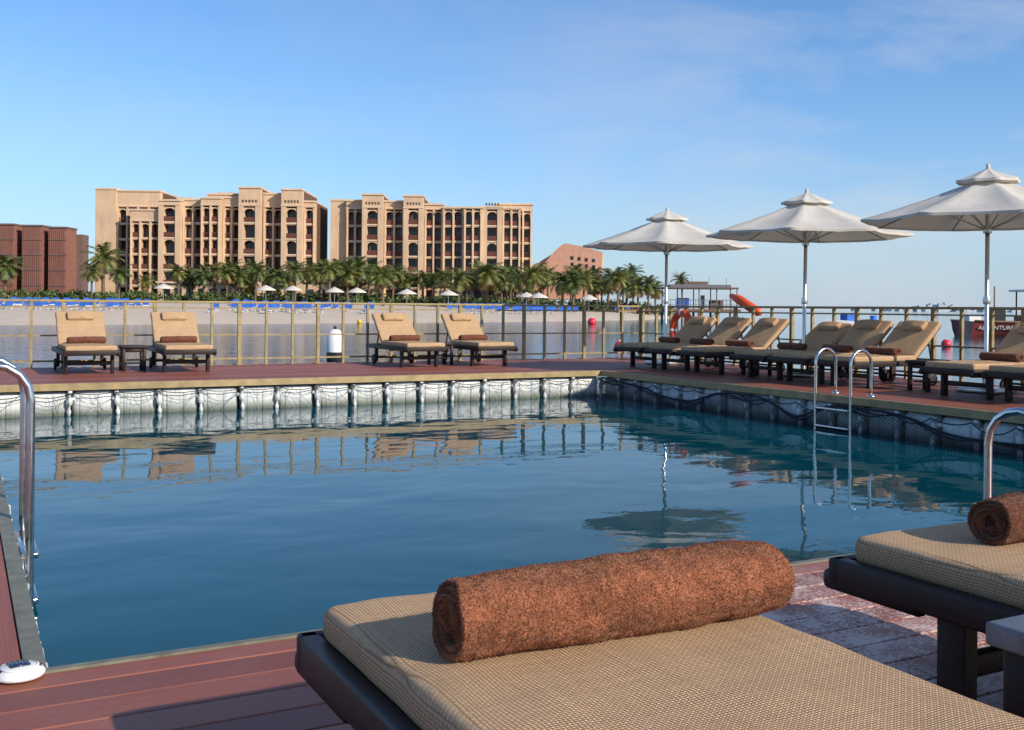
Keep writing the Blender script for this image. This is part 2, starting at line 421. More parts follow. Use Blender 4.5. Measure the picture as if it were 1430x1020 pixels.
# ---------------------------------------------------------------- railing
def railing(name,P,Q,step=.5):
    m=MB(); P=Vector(P);Q=Vector(Q); L=(Q-P).length; d=(Q-P)/L
    M=Matrix(((d.x,-d.y,0,P.x),(d.y,d.x,0,P.y),(0,0,1,0),(0,0,0,1)))
    m.rbox(L/2,0,1.10,L,.07,.04,.008,2,0,M,False)
    m.box(0,L,-.012,.012,.985,1.01,0,M)
    m.box(0,L,-.012,.012,.52,.545,0,M)
    m.box(0,L,-.015,.015,.10,.13,0,M)
    n=int(L/step)
    for i in range(n+1):
        x=i*L/n; big=(i%3==0)
        w=.03 if big else .02
        m.box(x-w,x+w,-.026,.026 if not big else .032,-.03 if not big else -.03,1.08,0,M)
        if big: m.box(x-.06,x+.06,-.055,.06,.002,.014,0,M)
    return m.obj(name,[M_BRASS])
RY=OY1-.12; RX=OX1-.12
railing('deck_railing',(OX0,RY,0),(RX,RY,0),.47)
railing('deck_railing',(RX,RY-.07,0),(RX,OY0,0),.5)

# ---------------------------------------------------------------- pool ladders
def ladder(loc,rz,top,w):
    e=empty('pool_ladder',loc,rz)   # local +y into the pool, x along edge
    m=MB(); r=.17
    for x in(-w/2,w/2):
        pts=[(x,.10,-1.3),(x,.10,-.6),(x,.10,0),(x,.10,top-r-.02)]
        for i in range(9):
            a=math.pi*i/8; pts.append((x,.10-r+r*math.cos(a),top-r+r*math.sin(a)))
        pts+= [(x,.10-2*r,.12),(x,.10-2*r,0.0)]
        m.tube(pts,.0195,12,0)
        m.lathe([(0,.03),(.03,.03),(.05,.008),(.05,0)],14,0,Matrix.Translation((x,.10-2*r,0.006)))
    m.obj('handrails',[M_CHROME],e)
    m=MB()
    for z in(-.16,-.38,-.64,-.9): m.rbox(0,.10,z,w-.03,.085,.03,.008,2,0)
    m.obj('treads',[M_CHROME],e)
ladder((0,2.50,0),R(-90),.76,.60)
ladder((PX,6.14,0),R(90),.57,.58)
ladder((4.48,0,0),0,.585,.56)

# ---------------------------------------------------------------- towels
def towel_mesh(name,L,R0,mat,nl,nt,fib):
    turns=5.6; pitch=R0/(turns+.25); th=pitch*.78; r0=R0-pitch*turns
    V=[];F=[]
    TT=np.linspace(0,1,nt)**.7*turns*2*math.pi
    xs=np.linspace(0,1,nl)
    def P(t,x,off,side):
        rr=r0+pitch*t/(2*math.pi)+off
        tt=-t+math.pi*.9
        end=.0075*math.sin(t*.8)+.005*math.sin(t*2.3+1)
        if t<10: end+=.012
        xx=(x-.5)*L+ (end if x<.5 else -end)*(abs(x-.5)*2)**4
        ex=1-.07*(abs(x-.5)*2)**14
        wob=1+.04*math.sin(xx*9+1)+.022*math.sin(xx*23+t)+.022*math.sin(t*3+.5)+.012*math.sin(xx*41+t*2)
        nz=mnoise.noise(Vector((xx*60,rr*math.cos(tt)*60,rr*math.sin(tt)*60)))*.0028+mnoise.noise(Vector((xx*16,rr*math.cos(tt)*16,rr*math.sin(tt)*16)))*.006
        if off>0 and t>turns*2*math.pi-6.4: rr=rr*wob*ex+nz+random.uniform(-.0010,.0010)
        else: rr=rr*wob*ex+nz*.5
        z=rr*math.sin(tt)*.93; y=rr*math.cos(tt)*1.04
        if z<-R0*.82: z=-R0*.82+(z+R0*.82)*.3
        return (xx,y,z)
    for off in(th/2,-th/2):
        for t in TT:
            for x in xs: V.append(P(t,x,off,1))
    n1=nt*nl
    for k in(0,1):
        for i in range(nt-1):
            for j in range(nl-1):
                a=k*n1+i*nl+j
                F.append((a,a+1,a+nl+1,a+nl) if k==0 else (a,a+nl,a+nl+1,a+1))
    for j in(0,nl-1):
        for i in range(nt-1):
            a=i*nl+j; F.append((a,a+nl,a+nl+n1,a+n1) if j==0 else (a,a+n1,a+nl+n1,a+nl))
    a=(nt-1)*nl
    for j in range(nl-1): F.append((a+j,a+j+1,a+j+1+n1,a+j+n1))
    if fib:
        i0=int(nt*.74)
        for _ in range(fib):
            if random.random()<.86:
                i=random.randrange(i0,nt-1); j=random.randrange(0,nl-1); a=i*nl+j
                p=Vector(V[a]).lerp(Vector(V[a+nl+1]),random.random())
                nrm=Vector((0,p.y,p.z)).normalized()
            else:
                j=random.choice((0,nl-1)); i=random.randrange(0,nt-1); a=i*nl+j
                p=Vector(V[a]).lerp(Vector(V[a+nl]),random.random()).lerp(Vector(V[a+n1]),random.random()); nrm=Vector((-1 if j==0 else 1,0,0))
            dr=(nrm+Vector((random.gauss(0,.7),random.gauss(0,.7),random.gauss(0,.7)))).normalized()*random.uniform(.0024,.0052)
            sd=dr.cross(Vector((random.random(),random.random(),random.random()))).normalized()*.0007
            k=len(V); V+= [tuple(p+sd),tuple(p-sd),tuple(p+dr)]; F.append((k,k+1,k+2))
    me=bpy.data.meshes.new(name); me.from_pydata(V,[],F); me.materials.append(mat)
    me.polygons.foreach_set('use_smooth',[True]*len(F)); me.update(); return me
tw_far=towel_mesh('towel_small',.56,.062,M_TOW2,20,60,0)
tw_hero=towel_mesh('towel_rust',.71,.080,M_TOW,230,360,75000)
tw_two=towel_mesh('towel_brown',.62,.070,M_TOW2,120,260,30000)

# ---------------------------------------------------------------- sun loungers
LG={}
def pad(m,cx,cy,cz,sx,sy,sz,bev,M=None,mat=0,nx=14,ny=24,puff=.006):
    """soft cushion: subdivided rounded slab"""
    bm=bmesh.new(); bmesh.ops.create_cube(bm,size=1.0)
    for v in bm.verts: v.co=Vector((v.co.x*sx,v.co.y*sy,v.co.z*sz))
    bmesh.ops.bevel(bm,geom=bm.edges[:],offset=bev,segments=4,profile=.5,affect='EDGES')
    for k in range(1,ny):
        bmesh.ops.bisect_plane(bm,geom=bm.verts[:]+bm.edges[:]+bm.faces[:],plane_co=(0,-sy/2+sy*k/ny,0),plane_no=(0,1,0))
    for k in range(1,nx):
        bmesh.ops.bisect_plane(bm,geom=bm.verts[:]+bm.edges[:]+bm.faces[:],plane_co=(-sx/2+sx*k/nx,0,0),plane_no=(1,0,0))
    for v in bm.verts:
        c=v.co
        fx=1-(2*c.x/sx)**2; fy=1-abs(2*c.y/sy)**6
        if c.z>0: c.z+=puff*fx*fy+ .006*mnoise.noise(Vector((c.x*7+cy,c.y*7,cx)))
        c.x+=.006*mnoise.noise(Vector((c.y*5,c.z*9,1+cy))); c.y+=.006*mnoise.noise(Vector((c.x*6,c.z*9,4+cy)))
    bm.verts.index_update()
    vs=[tuple(v.co) for v in bm.verts]; fs=[tuple(v.index for v in f.verts) for f in bm.faces]; bm.free()
    T=Matrix.Translation((cx,cy,cz))
    if M is not None: T=M@T
    m.add(vs,fs,mat,True,T)
def lounger_meshes(w,ang):
    key=(w,ang)
    if key in LG: return LG[key]
    f=MB(); hw=w/2+.012
    # side rails, slightly bowed
    for s in(-1,1):
        f.rbox(s*hw,.90,.325,.045,1.88,.075,.008,2,0)
        f.rbox(s*hw,.10,.300,.044,.34,.06,.02,2,0)      # thickened nose under the rail
        for y in(.33,1.52): f.rbox(s*(hw-.045),y,.145 if y<1 else .17,.05,.085,.29 if y<1 else .24,.006,2,0)
    for y in(-.022,1.862): f.rbox(0,y,.325,w+.07,.04,.075,.008,2,0)
    f.rbox(0,.33,.16,w-.08,.035,.06,.006,2,0); f.rbox(0,1.52,.12,w-.08,.03,.03,.006,2,0)
    for i in range(11): f.rbox(0,.06+i*.115,.342,w-.02,.075,.016,.003,1,0)
    # back support
    B=Matrix.Translation((0,1.20,.355))@Matrix.Rotation(ang,4,'X')
    for s in(-1,1): f.rbox(s*(w/2-.06),.36,-.012,.04,.72,.03,.005,1,0,B)
    for i in range(6): f.rbox(0,.08+i*.125,.006,w-.04,.07,.014,.003,1,0,B)
    pt=B@Vector((0,.45,-.02))
    for s in(-1,1): f.tube([(s*(w/2-.09),pt.y,pt.z),(s*(w/2-.09),1.62,.33)],.014,6,0)
    frame=f.mesh('lounger_frame',[M_WOOD])
    wh=MB()
    for s in(-1,1):
        T=Matrix.Translation((s*(hw-.005),1.52,.092))@Matrix.Rotation(R(90),4,'Y')
        wh.lathe([(0,-.02),(.05,-.02),(.088,-.018),(.092,0),(.088,.018),(.05,.02),(0,.02)],18,0,T)
    wheel=wh.mesh('lounger_wheels',[M_RUB])
    c=MB(); pad(c,0,.615,.352+.04,w,1.21,.078,.026)
    pad(c,0,.37,.046,w,.74,.075,.026,B,nx=10,ny=12)
    cush=c.mesh('lounger_cushion',[M_CUSH])
    h=MB(); pad(h,0,.60,.115,w*.56,.17,.075,.032,B,nx=6,ny=4,puff=.012)
    for s in(-1,1): h.rbox(s*w*.2,.66,.088,.03,.17,.006,.002,1,1,B)
    head=h.mesh('lounger_headrest',[M_CUSH,M_CUSHF])
    LG[key]=(frame,wheel,cush,head); return LG[key]
def lounger(x,y,rz,w=.72,ang=R(42)):
    e=empty('sun_lounger',(x,y,0.001),rz); f,wh,c,h=lounger_meshes(w,ang)
    mkobj('frame',f,e); mkobj('wheels',wh,e); mkobj('cushion',c,e); mkobj('headrest',h,e); return e
def towel(mesh,x,y,z,rz):
    return mkobj('rolled_towel',mesh,None,(x,y,z),(0,0,rz))
# far side (heads against the rail, feet to the pool)
for i,(x,j) in enumerate(((1.52,.01),(2.92,-.02),(6.88,.015),(8.22,-.01))):
    lounger(x,13.15+j,j,ang=R(45)); towel(tw_far,x+random.uniform(-.03,.03),13.15+1.0,.435+.052,random.uniform(-.08,.08))
# right side (heads to the outer rail, feet to the pool)
ys=(12.15,11.2,10.3,8.95,8.1,7.2,5.35,4.45,3.1)
for i,y in enumerate(ys):
    lounger(10.35,y,R(-90)+random.uniform(-.03,.03),ang=R(42 if i!=3 else 36))
    towel(tw_far,10.35+random.uniform(.85,.98),y,.435+.052,R(90)+random.uniform(-.1,.1))
# foreground pair
FW=.79
lounger(.855,-1.16,R(180),FW,0); lounger(2.365,-1.16,R(180),FW,0)
towel(tw_hero,.907,-1.62,.440+.066,R(-1.0)); towel(tw_two,2.50,-1.43,.440+.057,R(2))

def side_table(x,y,rz,s,h,top):
    e=empty('side_table',(x,y,0.001),rz)
    m=MB(); m.rbox(0,0,h-.02,s,s,.042,.006,2,0); m.obj('top',[top],e)
    m=MB(); a=s/2-.045
    for i in(-1,1):
        for j in(-1,1): m.rbox(i*a,j*a,(h-.042)/2,.05,.05,h-.042,.005,1,0)
        m.rbox(i*a,0,h-.075,.03,s-.14,.055,.004,1,0); m.rbox(0,i*a,h-.075,s-.14,.03,.055,.004,1,0)
    for i in range(4): m.rbox(-a+.06+i*(2*a-.12)/3,0,.12,.05,s-.14,.018,.003,1,0)
    m.obj('legs',[M_WOOD],e)
side_table(1.62,-2.24,0,.43,.50,M_TABLE)
side_table(2.22,14.1,0,.40,.40,M_WOOD)
side_table(7.55,14.1,0,.40,.40,M_WOOD)
for y in(9.62,6.3): side_table(11.1,y,0,.38,.40,M_WOOD)

# solar deck light
e=empty('solar_deck_light',(-.048,-.040,0.008),R(10))
m=MB(); m.lathe([(0,0.0),(.066,0.0),(.068,.008),(.060,.018),(.045,.026),(.0,.030)],32,0)
m.lathe([(.050,.0245),(.052,.0265),(.046,.0285)],32,0); m.obj('housing',[M_WHITE],e)
m=MB(); m.rbox(0,.006,.031,.052,.050,.004,.001,1,0)
m.obj('solar_cell',[simple('solar_cell_blue',(.02,.03,.07),.15,var=.2)],e)
m=MB()
for i in range(4): m.box(-.020+i*.0135-.0004,-.020+i*.0135+.0004,-.018,.030,.0332,.0336,0)
for a in(-.05,.05): m.lathe([(0,.012),(.006,.012),(.006,.0255),(0,.0255)],10,1,Matrix.Translation((a,-.012,0)))
m.obj('details',[M_ALU,M_BLACK],e)

# ---------------------------------------------------------------- umbrellas
def umbrella(x,y,seed,dz=0.0):
    rnd=random.Random(seed); e=empty('pool_umbrella',(x,y,0.001),rnd.uniform(0,.7)); e.rotation_euler[0]=rnd.uniform(-.012,.012)
    NS=8; RR=1.60; zr=2.25+dz; za=2.78+dz
    def canopy(m,r0,r1,z0,z1,sag,nr,na,mat=0):
        vs=[];fs=[];tot=NS*na
        for i in range(nr+1):
            t=i/nr
            for k in range(tot):
                s=(k%na)/na; c0=2*math.pi*(k//na)/NS; c1=c0+2*math.pi/NS
                r=r0+(r1-r0)*t
                p=Vector((math.cos(c0),math.sin(c0),0)).lerp(Vector((math.cos(c1),math.sin(c1),0)),s)*r
                inw=1-.045*4*s*(1-s)*t
                z=z0+(z1-z0)*t - sag*math.sin(math.pi*t)*.35 - sag*4*s*(1-s)*math.sin(math.pi*min(1,t*.9))*1.0 + .012*mnoise.noise(Vector((p.x*4,p.y*4,seed)))
                vs.append((p.x*inw,p.y*inw,z))
        for i in range(nr):
            for k in range(tot):
                a=i*tot+k;b=i*tot+(k+1)%tot; fs.append((a,a+tot,b+tot,b))
        m.add(vs,fs,mat,True)
        # hem
        a=nr*tot; hv=[];hf=[]
        for k in range(tot):
            q=Vector(vs[a+k]); hv.append(tuple(q)); hv.append((q.x*.998,q.y*.998,q.z-.035))
        for k in range(tot):
            b=(k+1)%tot; hf.append((2*k,2*k+1,2*b+1,2*b))
        m.add(hv,hf,mat,True)
    m=MB(); canopy(m,.24,RR,za-.06,zr,.05,10,8); canopy(m,.03,.40,za+.13,za-.02,.015,4,6)
    m.obj('canopy',[M_CANVAS],e)
    m=MB()
    for k in range(NS):
        a=2*math.pi*k/NS; c,s=math.cos(a),math.sin(a)
        m.tube([(c*.05,s*.05,za-.035),(c*RR*.985,s*RR*.985,zr-.022)],.011,6,0)
        m.tube([(c*.05,s*.05,zr-.12),(c*RR*.52,s*RR*.52,(za+zr)/2-.045)],.009,6,0)
    m.lathe([(.028,0.05),(.028,za+.1),(0,za+.1)],14,0)
    m.lathe([(.05,zr-.18),(.055,zr-.16),(.055,zr-.09),(.03,zr-.07)],12,0)
    m.lathe([(.05,za-.09),(.055,za-.02),(.03,za)],12,0)
    m.lathe([(0,za+.20),(.022,za+.19),(.03,za+.16),(.02,za+.14),(.045,za+.125),(.04,za+.11)],12,1)
    m.lathe([(.045,1.15),(.05,1.17),(.05,1.22),(.045,1.24)],12,0)
    m.obj('pole_and_ribs',[M_ALU,M_CANVAS],e)
    m=MB(); m.rbox(0,0,.035,.55,.55,.06,.015,2,0); m.lathe([(.045,.06),(.045,.32),(.03,.33)],12,0); m.obj('base',[M_ALU],e)
umbrella(11.6,12.75,1); umbrella(11.6,9.10,2); umbrella(11.6,5.78,3)

# ---------------------------------------------------------------- rail extras: lifebuoy, rescue tube
e=empty('lifebuoy',tuple(Vector((RX-.10,13.6,.62))),0)
m=MB()
pts=[(0,.30*math.sin(R(-150)+R(300)*i/24),.36*math.cos(R(-150)+R(300)*i/24)) for i in range(25)]
m.tube(pts,.075,12,0)
m.obj('ring',[M_ORANGE],e)
m=MB()
for a in(-90,0,90):
    p=Vector((0,.30*math.sin(R(a)),.36*math.cos(R(a)))); t=Vector((0,.30*math.cos(R(a)),-.36*math.sin(R(a)))).normalized()
    m.tube([p-t*.03,p+t*.03],.079,12,0)
m.obj('bands',[M_WHITE],e)
m=MB(); m.tube([(RX+.1,12.35,1.32),(RX+.1,12.1,1.24),(RX+.1,11.6,1.02),(RX+.1,11.5,.98)],[.04,.09,.09,.04],12,0); m.obj('rescue_tube',[M_ORANGE])

# ---------------------------------------------------------------- floating buoys
def buoy(name,a,d,r,mat):
    m=MB(); p=W(a,d,WZ)
    prof=[(r*math.sin(math.pi*i/14),r*.55-r*math.cos(math.pi*i/14)) for i in range(15)]+[]
    m.lathe(prof,20,0); m.lathe([(r*.16,r*1.5),(r*.16,r*1.72),(0,r*1.72)],10,1); o=m.obj(name,[mat,M_WHITE]); o.location=p
buoy('marker_buoy',3.95,38,.19,M_REDP); buoy('marker_buoy',18.0,43,.21,M_REDP); buoy('marker_buoy',7.4,96,.4,M_REDP); buoy('marker_buoy',24.5,66,.3,M_REDP)
buoy('marker_buoy',-13.2,90,.22,M_YEL); buoy('marker_buoy',-1.5,47,.18,M_WHITE)
e=empty('mooring_buoy',W(-4.66,27.4,WZ)); m=MB()
m.lathe([(0,-.2),(.2,-.15),(.23,.1),(.23,.26)],18,1); m.lathe([(.23,.26),(.235,.45),(.21,.72),(.13,.84),(0,.87)],18,0); m.lathe([(.03,.86),(.05,.9),(.03,.95),(0,.95)],10,1); m.obj('body',[M_WHITE,M_BLACK],e)

# ---------------------------------------------------------------- hotel buildings
FH=3.05
def seg(m,x0,x1,yf,zt,kind,nb=1,z0=0.0,nf=6,back=15.0,fh=FH):
    """mats:0 wall 1 light 2 recess 3 timber 4 glass 5 curtain"""
    if kind=='wall':
        m.box(x0,x1,yf,back,z0,zt,0); m.box(x0-.12,x1+.12,yf-.15,back+.1,zt,zt+.35,1); return
    dep=1.8
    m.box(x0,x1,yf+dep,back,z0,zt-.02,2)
    ztop=z0+nf*fh+.25
    m.box(x0,x1,yf,yf+dep,ztop,zt,0)
    m.box(x0-.15,x1+.15,yf-.2,yf+dep+.4,zt,zt+.32,1)
    m.box(x0-.02,x1+.02,yf+dep+.4,back+.05,zt,zt+.30,0)
    m.box(x0-.06,x1+.06,yf-.09,yf,ztop+.1,ztop+.35,1)
    pw=.95 if kind=='tower' else .42
    bw=(x1-x0)/nb
    for i in range(nb+1):
        c=x0+i*bw; a=c-pw/2; b=c+pw/2
        if i==0:a=x0;b=x0+pw
        if i==nb:a=x1-pw;b=x1
        m.box(a,b,yf+.003*i,yf+dep,z0,ztop,0)
        if kind=='bay': m.box(a+.08,b-.08,yf-.14,yf+.003*i,z0,ztop-1.2,1)
    for i in range(nb):
        a=x0+i*bw+(pw if i==0 else pw/2); b=x0+(i+1)*bw-(pw if i==nb-1 else pw/2)
        for f in range(nf):
            zf=z0+f*fh
            m.box(a,b,yf+.12,yf+dep,zf-.02,zf+.28,1)          # slab edge
            m.box(a,b,yf+.25,yf+dep,zf+fh-.20,zf+fh-.02,0)    # lintel
            yy=yf+dep-.05
            gz0=zf+.28; gz1=zf+fh-.20
            m.box(a+.10,b-.10,yy-.02,yy+.03,gz0,gz1-.15,4)
            fr=.07
            for q in(a+.10,(a+b)/2-fr/2,b-.10-fr): m.box(q,q+fr,yy-.08,yy-.02,gz0,gz1-.15,3)
            m.box(a+.10,b-.10,yy-.075,yy-.021,gz1-.62,gz1-.54,3)
            if random.random()<.2:
                w=(b-a)*random.uniform(.15,.35); s=a+.2 if random.random()<.5 else b-.2-w
                m.box(s,s+w,yy-.035,yy-.022,gz0,gz1-.6,5)
            if random.random()<.85:
                # timber balustrade
                zb=zf+.28
                m.box(a,b,yf+.16,yf+.24,zb+.85,zb+.97,3)
                if random.random()<.75 or kind=='tower':
                    m.box(a,b,yf+.18,yf+.22,zb+.08,zb+.84,3)
                else:
                    x=a+.1
                    while x<b: m.box(x,x+.05,yf+.18,yf+.22,zb,zb+.85,3); x+=.22
            if kind=='tower' and f in(nf-1,nf-3) or (kind=='bay' and f==nf-1):
                # arched head
                n=8; r=(b-a)/2; cx=(a+b)/2; zc=gz1-min(r,1.0)*.9; hh=min(r,1.0)*.9; y1=yf+.14; y2=yf+.5
                vs=[];fs=[]
                for k in range(n+1):
                    an=math.pi*k/n; px=cx-r*math.cos(an); pz=zc+hh*math.sin(an)
                    vs+= [(px,y1,pz),(px,y1,gz1+.02),(px,y2,pz)]
                for k in range(n):
                    o=k*3; fs.append((o,o+3,o+4,o+1)); fs.append((o,o+2,o+5,o+3))
                m.add(vs,fs,0)
    if kind=='tower':
        n=5; w=(x1-x0-1.0)/n
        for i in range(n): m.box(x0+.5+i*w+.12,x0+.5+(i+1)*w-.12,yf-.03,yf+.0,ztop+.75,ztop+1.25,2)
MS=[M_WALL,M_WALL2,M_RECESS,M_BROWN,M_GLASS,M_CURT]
def px(p): return (p-715)*.1379
def hotel(name,a0,d,segs,nf=6):
    e=empty(name,W(a0,d,1.55),YAW); m=MB()
    for s in segs: seg(m,*s)
    m.obj('facade',MS,e); return e
A0=-60.0
def S(p0,p1,zt,yf,kind,nb=1,nf=6): return (px(p0)-A0,px(p1)-A0,yf,zt,kind,nb,0.0,nf)
hA=hotel('hotel_building',A0,200,[
 S(123,152,21.9,3.0,'wall'), S(152,213,21.6,3.4,'bay',4), S(180,222,17.6,.2,'bay',3,5), S(222,252,19.4,-.8,'tower',1),
 S(252,281,19.7,.8,'bay',2), S(281,308,19.9,-.9,'bay',2), S(283,333,21.0,2.5,'bay',3), S(308,333,20.2,1.0,'bay',2),
 S(333,363,22.0,-.6,'tower',1), S(363,392,21.1,1.8,'bay',2), S(392,421,21.7,-.4,'tower',1), S(421,437,19.6,1.3,'bay',1)])
m=MB(); 
for p,zt in((262,20.6),(300,22.0),(240,20.9)): m.box(px(p)-A0-1.6,px(p)-A0+1.6,7,11,19,zt,0); 
m.obj('roof_turrets',[M_WALL],hA)
B0=-16.0
def S2(p0,p1,zt,yf,kind,nb=1,nf=6): return (px(p0)-B0,px(p1)-B0,yf,zt,kind,nb,0.0,nf)
hB=hotel('hotel_building',B0,202,[
 S2(454,478,20.3,3.0,'wall'), S2(478,503,20.1,1.8,'bay',2), S2(503,532,21.1,-.6,'tower',1), S2(532,561,20.0,1.5,'bay',2), S2(561,589,20.9,-.4,'tower',1),
 S2(589,616,19.5,1.8,'bay',2), S2(616,646,17.8+1.0,.4,'bay',2), S2(646,672,18.7,-.7,'bay',2), S2(672,700,18.9,-.2,'tower',1),
 S2(690,743,19.8,3.0,'bay',4), S2(700,726,18.8,.8,'bay',2)])
m=MB()
for p,zt in((690,19.9),(637,19.3),(490,21.0)): m.box(px(p)-B0-1.5,px(p)-B0+1.5,7,11,18,zt,0)
m.obj('roof_turrets',[M_WALL],hB)

# terracotta building at far left
e=empty('terracotta_building',W(-90,190,1.5),YAW); m=MB()
q=.131
def p2(p): return (p-715)*q+90
m.box(p2(-200),p2(66),5,16,0,13.0,1)
m.box(p2(66),p2(98),5,8,0,12.6,1)
for k,(a,b,zt) in enumerate(((-60,-25,13.2),(-15,17,13.9),(28,56,13.7),(65,90,13.4))):
    m.box(p2(a),p2(b),.5,5,0,zt,0); m.box(p2(a)-.1,p2(b)+.1,.3,5.1,zt,zt+.3,1)
    x=p2(a)+.25
    while x<p2(b)-.2:
        m.box(x,x+.08,.42,.5,.3,zt-.3,2); x+=.36
    for f in range(1,5): m.box(p2(a),p2(b),.36,.48,f*2.8,f*2.8+.18,1)
for a,b in((-25,-15),(17,28),(56,65)):
    for f in range(5): m.box(p2(a)+.1,p2(b)-.1,4.8,5.0,f*2.6+.6,f*2.6+2.2,3)
m.obj('walls',[M_REDB,M_REDD,M_SLAT,M_GLASS],e)

# curved peach building on the right
e=empty('theatre_building',W(3,215,1.6),YAW); m=MB(); q=.1483
def P3(p,y,dep): return ((p-715)*q-3,dep,(430-(y-(p-715)*.0087))*q-.55)
out=[(757,418),(756,372),(763,364),(772,353),(780,345),(788,340),(800,342),(815,345),(830,349),(841,353),(838,390),(836,418)]
fr=[P3(p,y,0) for p,y in out]; bk=[(a+1.5,14,c) for a,b,c in fr]
n=len(out); m.add(fr+bk,[tuple(range(n))]+[tuple(range(2*n-1,n-1,-1))],0); m.add(fr+bk,[(i,i+n,(i+1)%n+n,(i+1)%n) for i in range(n)],1)
sd=[P3(p,y,2) for p,y in((735,418),(735,374),(752,366),(775,352),(786,345),(780,418))]
sb=[(a+1,13,c) for a,b,c in sd]; n=len(sd); m.add(sd+sb,[tuple(range(n))]+[tuple(range(2*n-1,n-1,-1))]+[(i,i+n,(i+1)%n+n,(i+1)%n) for i in range(n)],1)
for r in range(5):
    for c in range(4):
        x,_,z=P3(796+c*10+r*.5,358+c*1.2+r*9,0); m.box(x,x+.62,-.06,-.01,z-.75,z,2)
m.obj('walls',[M_PEACH,M_WALL,M_GLASS],e)
# low garden restaurant / walls behind the palms
e=empty('beach_restaurant',W(-30,188,1.55),YAW); m=MB()
for x0,x1,h in((-34,-20,3.4),(-8,6,3.8),(16,34,3.3)):
    m.box(x0,x1,0,6,0,h,0); m.box(x0-.4,x1+.4,-.5,6.3,h,h+.3,1)
    x=x0+.8
    while x<x1-1.6: m.box(x,x+1.3,-.04,-.01,.4,2.5,4); x+=2.1
m.obj('walls',MS,e)

# ---------------------------------------------------------------- palms
def palm_mesh(seed,h,nf=30):
    rnd=random.Random(seed); m=MB(); lean=rnd.uniform(-.4,.4)
    tp=[(lean*(i/6)**2,rnd.uniform(-.05,.05),h*i/6) for i in range(7)]
    m.tube(tp,[.26,.2,.18,.17,.17,.19,.26],8,1)
    top=Vector(tp[-1])
    for k in range(nf):
        az=k*2.399+rnd.uniform(-.25,.25); t0=k/nf
        el=R(78-125*t0)+rnd.uniform(-.15,.15); L=rnd.uniform(2.1,2.8)*(1 if t0<.75 else .8)
        droop=rnd.uniform(.9,1.5); n=11; p=top.copy(); e=el; d=Vector((math.cos(az),math.sin(az),0)); side=Vector((-d.y,d.x,0)); P=[p.copy()]
        mat=0 if t0<.86 else 2
        for i in range(n):
            p=p+(d*math.cos(e)+Vector((0,0,1))*math.sin(e))*(L/n); e-=droop/n; P.append(p.copy())
        for i in range(n):
            a,b=P[i],P[i+1]
            m.add([a-side*.03,a+side*.03,b],[(0,1,2)],mat)
            if i==0: continue
            for j in(0,.5):
                c=a.lerp(b,j); w=(.75*math.sin(math.pi*min(1,(i+j)/n*.9+.1))**.6+.1)
                up=(b-a).normalized()
                for s in(-1,1):
                    tip=c+side*s*w*.78+up*w*.55-Vector((0,0,1))*w*rnd.uniform(.15,.5)
                    m.add([c-up*.05,c+up*.08,tip],[(0,1,2)],mat)
    return m.mesh('palm',[M_PALM,M_TRUNK,M_DRY])
M_DRY=leaf_mat('dry_frond',(0.22,0.15,0.07))
PM=[palm_mesh(10+i,h) for i,h in enumerate((4.0,4.6,5.2,5.0,4.3,5.8))]
PL=[(-80.6,8.0,0),(-65,9.3,0),(-66.8,6.0,0),(-62.5,5.5,0),(-58,4.6,0),(-53,6.2,0),(-51.3,5.6,0),(-49,6,0),(-47.3,6.6,0),(-45.3,6.2,0),(-43.7,5.6,0),(-40.8,6.0,0),(-37.6,6.1,0),(-36.1,5.4,0),(-34.5,6.4,0),(-32.7,6.3,0),
(-30.4,7.2,0),(-29,6.6,0),(-27.7,7.8,0),(-26.2,6.5,0),(-24.5,7.6,0),(-22.8,7,0),(-20.5,5.8,0),(-19,6.4,0),(-17.4,5.6,0),(-14.2,5.8,0),(-12.5,5.4,0),(-10.8,6,0),(-8.5,6,0),(-7.2,5.5,0),(-4,7.4,0),(-1.7,6,0),(-.3,6.8,0),
(1.5,6.2,0),(3.4,7,0),(5.7,7.2,0),(8,6.2,0),(9.7,5.8,0),(11.4,6.4,0),(13.3,5.6,0),(15.2,7.0,0),(16.8,6.8,0),(18.2,6.2,0),(20,5.8,0),(21.7,6.2,0),(22.8,5.4,0)]
base_h=[4.0,4.6,5.2,5.0,4.3,5.8]
for i,(a,h,_) in enumerate(PL):
    d=165+random.uniform(-9,12); a*=d/165
    k=i%6; o=mkobj('palm_tree',PM[k]); o.location=W(a,d,gz(a,d)-.1); sc=h/(base_h[k]+1.3)
    sc2=sc*random.uniform(.95,1.1); o.scale=(sc2,sc2,sc); o.rotation_euler=(0,0,random.uniform(0,6))
# extra back layer so the garden reads dense
for i in range(46):
    d=random.uniform(182,194); a=random.choice((random.uniform(-66,-20),random.uniform(-30,25),random.uniform(-12,32)))
    k=random.randrange(6); o=mkobj('palm_tree',PM[k]); o.location=W(a,d,1.4); sc=random.uniform(.85,1.15); o.scale=(sc,sc,sc); o.rotation_euler=(0,0,random.uniform(0,6))
# shrubs
m=MB()
for _ in range(620):
    a=random.uniform(-95,29); d=random.uniform(166,192)
    if d<shore(a)+6: d=shore(a)+6+random.random()*10
    rr=random.uniform(.6,1.3); hh=random.uniform(.7,2.0); z0=gz(a,d)
    for k in range(34):
        v=Vector((random.gauss(0,1),random.gauss(0,1),random.gauss(0,1))).normalized()*random.uniform(.6,1)
        c=W(a+v.x*rr,d+v.y*rr,z0+max(.05,hh*.55+v.z*hh*.55)); s=.28
        u=Vector((random.gauss(0,1),random.gauss(0,1),random.gauss(0,1))).normalized()*s; w=u.cross(v).normalized()*s*.6
        m.add([c-u,c+w,c+u,c-w],[(0,1,2,3)],0)
m.obj('shrubs',[M_SHRUB])

